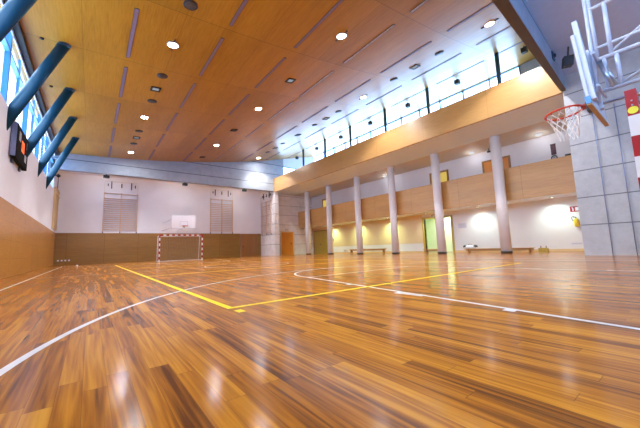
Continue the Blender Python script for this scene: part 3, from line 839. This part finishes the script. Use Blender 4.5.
r = thing('small_stool', (19.9, 21.5, 0), 'small dark wooden stool left of the long bench', 'stool')
B(-.14, .14, -.14, .14, .34, .38).build('seat', M['benchwood'], r)
for sx in (-.1, .1):
    for sy in (-.1, .1): MB().tube((sx, sy, 0), (sx*.9, sy*.9, .34), .02, n=8).build('leg', M['darkdoor'], r)
r = thing('sports_bag', (19.9, 9.35, .26), 'white sports bag with black ends on the bench left of the near column', 'bag')
MB().lathe([(.08, -.42), (.11, -.34), (.11, .34), (.08, .42)], 18, (0, 0, .11), 'Y').build('bag_body', M['bright'], r)
for s in (-1, 1): MB().lathe([(.115, s*.26), (.112, s*.38), (.05, s*.46)][::s], 18, (0, 0, .14), 'Y').build('bag_end', M['black'], r)
m = MB(); m.path([(0, -.14, .2), (0, -.08, .3), (0, .08, .3), (0, .14, .2)], .012); m.build('handle', M['darkgrey'], r)

# downlights under the balcony wash the wall
ns = ['nearest, above the extinguisher end', 'second nearest', 'right over the open doorway', 'fourth from the right', 'second from the left', 'farthest left']
for i, y in enumerate((4.75, 8.75, 12.55, 16.3, 20.1, 23.9)):
    r = thing('recessed_downlight', (20.12, y, 3.0), 'small round downlight under the balcony, %s' % ns[i], 'downlight', 'downlights under the balcony')
    MB().lathe([(.12, 0), (.12, -.025), (.09, -.03), (.09, -.01)], 20).build('ring', M['steel'], r)
    MB().lathe([(.09, -.012), (.085, -.018)], 20).build('lens', M['lamp_small'], r)
    light('downlight_light', 'SPOT', r, (0, 0, -.05), 260 if y > 13 else 150, (.74, 1., .46) if y > 13 else (.78, 1., .84), .06, spot_size=math.radians(150), spot_blend=1., rot=(0, .14, 0))
# dome lights under the gallery soffit
for i, (y, nm) in enumerate(((4.95, 'nearest the concrete wall'), (8.75, 'above the brown balcony door'), (16.2, 'over the balcony between third and fourth columns'))):
    r = thing('dome_light', (20.0, y, ZS), 'white dome light on the gallery soffit, %s' % nm, 'dome light', 'dome lights on the gallery soffit')
    MB().lathe([(.19, 0), (.19, -.03), (.18, -.03)], 24).build('base', M['ring'], r)
    MB().lathe([(.17, -.03), (.15, -.09), (.09, -.13), (.01, -.145)], 24).build('dome', M['domelit'], r); light('dome_glow', 'POINT', r, (0, 0, -.22), 7, (.92, .95, 1.), shadow_soft_size=.12)
r = thing('security_camera', (20.2, 7.75, ZS), 'small dark camera under the gallery soffit beside the nearest column', 'camera')
MB().tube((0, 0, 0), (0, 0, -.18), .02).build('stem', M['darkgrey'], r); MB().tube((.05, .08, -.2), (-.12, -.12, -.26), .06, n=14).build('camera_body', M['black'], r); MB().tube((-.12, -.12, -.26), (-.14, -.143, -.268), .045, n=14).build('lens', M['darkgrey'], r)

# wall objects of the gallery
r = thing('wall_poster', (XB, 4.53, 5.48), 'narrow dark red vertical banner on the upper gallery wall', 'banner')
B(-.02, 0, -.12, .12, 0, .62).build('banner_sheet', M['poster'], r); B(-.03, 0, -.13, .13, .6, .64).build('top_rail', M['black'], r)
r = thing('wall_clock', (XB, 4.53, 5.3), 'small round dark rimmed dial under the vertical banner', 'dial')
MB().torus((-.03, 0, 0), .13, .028, 24, 8, 'X').build('dial_rim', M['black'], r); MB().lathe([(.13, -.03), (.13, 0)], 24, (0, 0, 0), 'X').build('dial_face', M['ring'], r)
m = MB(); m.box(-.036, -.03, -.008, .008, 0, .09); m.box(-.036, -.03, 0, .07, -.008, .008); m.build('hand', M['black'], r)
r = thing('black_case', (XG + .06, 3.35, 4.83), 'flat black object lying on the balcony parapet beside concrete wall', 'case')
B(-.09, .09, -.28, .32, 0, .09, bev=.015).build('case_body', M['black'], r); B(-.03, .03, -.05, .08, .09, .11).build('handle', M['darkgrey'], r)
r = thing('fire_extinguisher', (XB - .1, 3.93, 1.32), 'yellow fire extinguisher hung on the wall beside the concrete corner', 'fire extinguisher')
MB().lathe([(.09, 0), (.105, .03), (.105, .36), (.07, .42), (.03, .45)], 20).build('cylinder', M['yellow'], r)
MB().tube((0, 0, .45), (0, 0, .5), .02).build('valve', M['black'], r); B(-.02, .02, -.02, .12, .5, .52).build('lever', M['black'], r)
m = MB(); m.path([(0, .02, .49), (0, .10, .56), (0, .18, .52), (0, .17, .40), (0, .12, .3)], .014); m.build('hose', M['black'], r)
B(.07, .1, -.05, .05, .1, .3).build('bracket', M['darkgrey'], r)
r = thing('extinguisher_sign', (XB, 3.95, 2.13), 'red sign with white pictogram above the yellow extinguisher', 'sign')
B(-.012, 0, -.2, .2, 0, .3).build('sign_plate', M['red'], r)
m = MB(); m.box(-.015, -.012, -.16, -.02, .05, .25); m.build('white_panel', M['bright'], r)
m = MB(); m.box(-.015, -.012, .05, .1, .05, .2); m.box(-.015, -.012, .06, .14, .21, .24); m.build('pictogram', M['bright'], r)
r = thing('wall_notice', (XB, 10.15, 1.7), 'pale lilac paper notice on white wall right of the open doorway', 'notice')
B(-.008, 0, -.3, .3, 0, .35).build('sheet', M['notice'], r); m = MB(); [m.box(-.009, -.008, -.24, .24, .06 + k*.06, .075 + k*.06) for k in range(4)]; m.build('print_lines', M['ring'], r)
r = thing('wall_plate', (XB, 4.05, .38), 'small blue-grey plate low on the white wall near the corner', 'plate')
B(-.012, 0, -.22, .22, 0, .07).build('plate', M['notice'], r)
r = thing('fire_call_point', (XB - .012, 24.2, 1.4), 'small dark red call point on wall left of the second column', 'call point')
B(-.06, 0, -.07, .07, 0, .2, bev=.01).build('case', M['red'], r); B(-.065, -.06, -.045, .045, .06, .15).build('glass_plate', M['bright'], r)
r = thing('exit_lamp', (17.15, YE, 2.72), 'small emergency lamp above the orange door', 'emergency lamp', 'emergency lamps')
B(-.18, .18, -.07, 0, 0, .1).build('lamp_body', M['olive'], r); B(-.16, .16, -.075, -.07, .01, .07).build('lamp_lens', M['dome'], r)
r = thing('exit_lamp', (XB, 12.2, 2.74), 'small dark emergency lamp above the open mint doorway', 'emergency lamp', 'emergency lamps')
B(-.07, 0, -.22, .22, 0, .14).build('lamp_body', M['darkgrey'], r); B(-.075, -.07, -.19, .19, .02, .1).build('lamp_lens', M['dome'], r)

# small white fittings low on the back wall and a ball
for i, x in enumerate((-1.93, -1.71, -1.5, -1.28)):
    nm = ['leftmost', 'second from left', 'third from left', 'rightmost'][i]
    r = thing('round_vent', (x, YB - .035, .34), 'small round white vent low on the back wainscot, %s of four' % nm, 'vent', 'white vents low on the back wall')
    MB().lathe([(.065, 0), (.06, .03), (.03, .045)], 16, (0, -.045, 0), 'Y').build('vent_cover', M['bright'], r)
r = thing('white_ball', (-.6, 23.3, .06), 'small white ball on the floor near the far left corner', 'ball')
m = MB(); bmesh.ops.create_uvsphere(m.b, u_segments=20, v_segments=12, radius=.06)
for f in m.b.faces: f.smooth = True
m.build('ball_skin', M['bright'], r)
m = MB(); m.torus((0, 0, 0), .0595, .0015, 24, 6); m.build('seam', M['ring'], r)

SKY = 3.3
# ================================================================== LIGHT, SKY, CAMERA
world = bpy.data.worlds.new('sky'); SC.world = world; world.use_nodes = True
nt = world.node_tree; bg = nt.nodes['Background']
geo = nt.nodes.new('ShaderNodeTexCoord'); sp = nt.nodes.new('ShaderNodeSeparateXYZ'); nt.links.new(geo.outputs['Generated'], sp.inputs[0])
mr = nt.nodes.new('ShaderNodeMapRange'); mr.inputs['From Min'].default_value = -.2; mr.inputs['From Max'].default_value = .9; mr.interpolation_type = 'SMOOTHSTEP'
nt.links.new(sp.outputs[0], mr.inputs[0])                       # brighter towards the sun's side of the sky
mxs = nt.nodes.new('ShaderNodeMix'); mxs.data_type = 'RGBA'; nt.links.new(mr.outputs[0], mxs.inputs[0])
mxs.inputs[6].default_value = (1.55, 1.85, 2.2, 1); mxs.inputs[7].default_value = (1.1, 1.7, 2.5, 1)
mr2 = nt.nodes.new('ShaderNodeMapRange'); mr2.inputs['From Min'].default_value = .1; mr2.inputs['From Max'].default_value = -.8; nt.links.new(sp.outputs[1], mr2.inputs[0])
mx2 = nt.nodes.new('ShaderNodeMix'); mx2.data_type = 'RGBA'; nt.links.new(mr2.outputs[0], mx2.inputs[0]); nt.links.new(mxs.outputs[2], mx2.inputs[6])
mx2.inputs[7].default_value = (.10, .36, .85, 1)               # deep blue away from the sun
nt.links.new(mx2.outputs[2], bg.inputs[0]); bg.inputs[1].default_value = SKY

def portal(name, loc, rot, sx, sy):
    d = bpy.data.lights.new(name, 'AREA'); d.shape = 'RECTANGLE'; d.size = sx; d.size_y = sy; d.cycles.is_portal = True
    o = bpy.data.objects.new(name, d); COL.objects.link(o); o.location = loc; o.rotation_euler = rot
portal('sky_portal_left', (XL - .32, (1.9 + YF)/2, 6.65), (0, -PI/2, 0), 2.6, YF - 1.9)
portal('sky_portal_near', (XL - .32, -1, 6.35), (0, -PI/2, 0), 2.0, 5.0)
portal('sky_portal_front', (6.6, YW - .32, 5.75), (PI/2, 0, 0), 14.4, 2.3)
portal('sky_portal_right', (XB + .25, (5.68 + YF)/2, 9.6), (0, PI/2, 0), 4.0, YF - 5.68)

cam = bpy.data.cameras.new('camera'); co = bpy.data.objects.new('camera', cam); COL.objects.link(co)
cam.sensor_width = 36; cam.lens = F_PX / 640 * 36; cam.clip_start = .05; cam.clip_end = 300
mat = Matrix((RV, UV, -FV)).transposed().to_4x4(); mat.translation = Vector((0, 0, CAM_H))
co.matrix_world = mat
SC.camera = co
SC.view_settings.view_transform = 'Standard'; SC.view_settings.look = 'None'; SC.view_settings.gamma = 1
SC.view_settings.exposure = 0.70; SC.view_settings.use_curve_mapping = False
SC.cycles.use_denoising = True
SC.cycles.max_bounces = 10; SC.cycles.diffuse_bounces = 6; SC.cycles.glossy_bounces = 5; SC.cycles.transparent_max_bounces = 12
SC.cycles.sample_clamp_indirect = 8
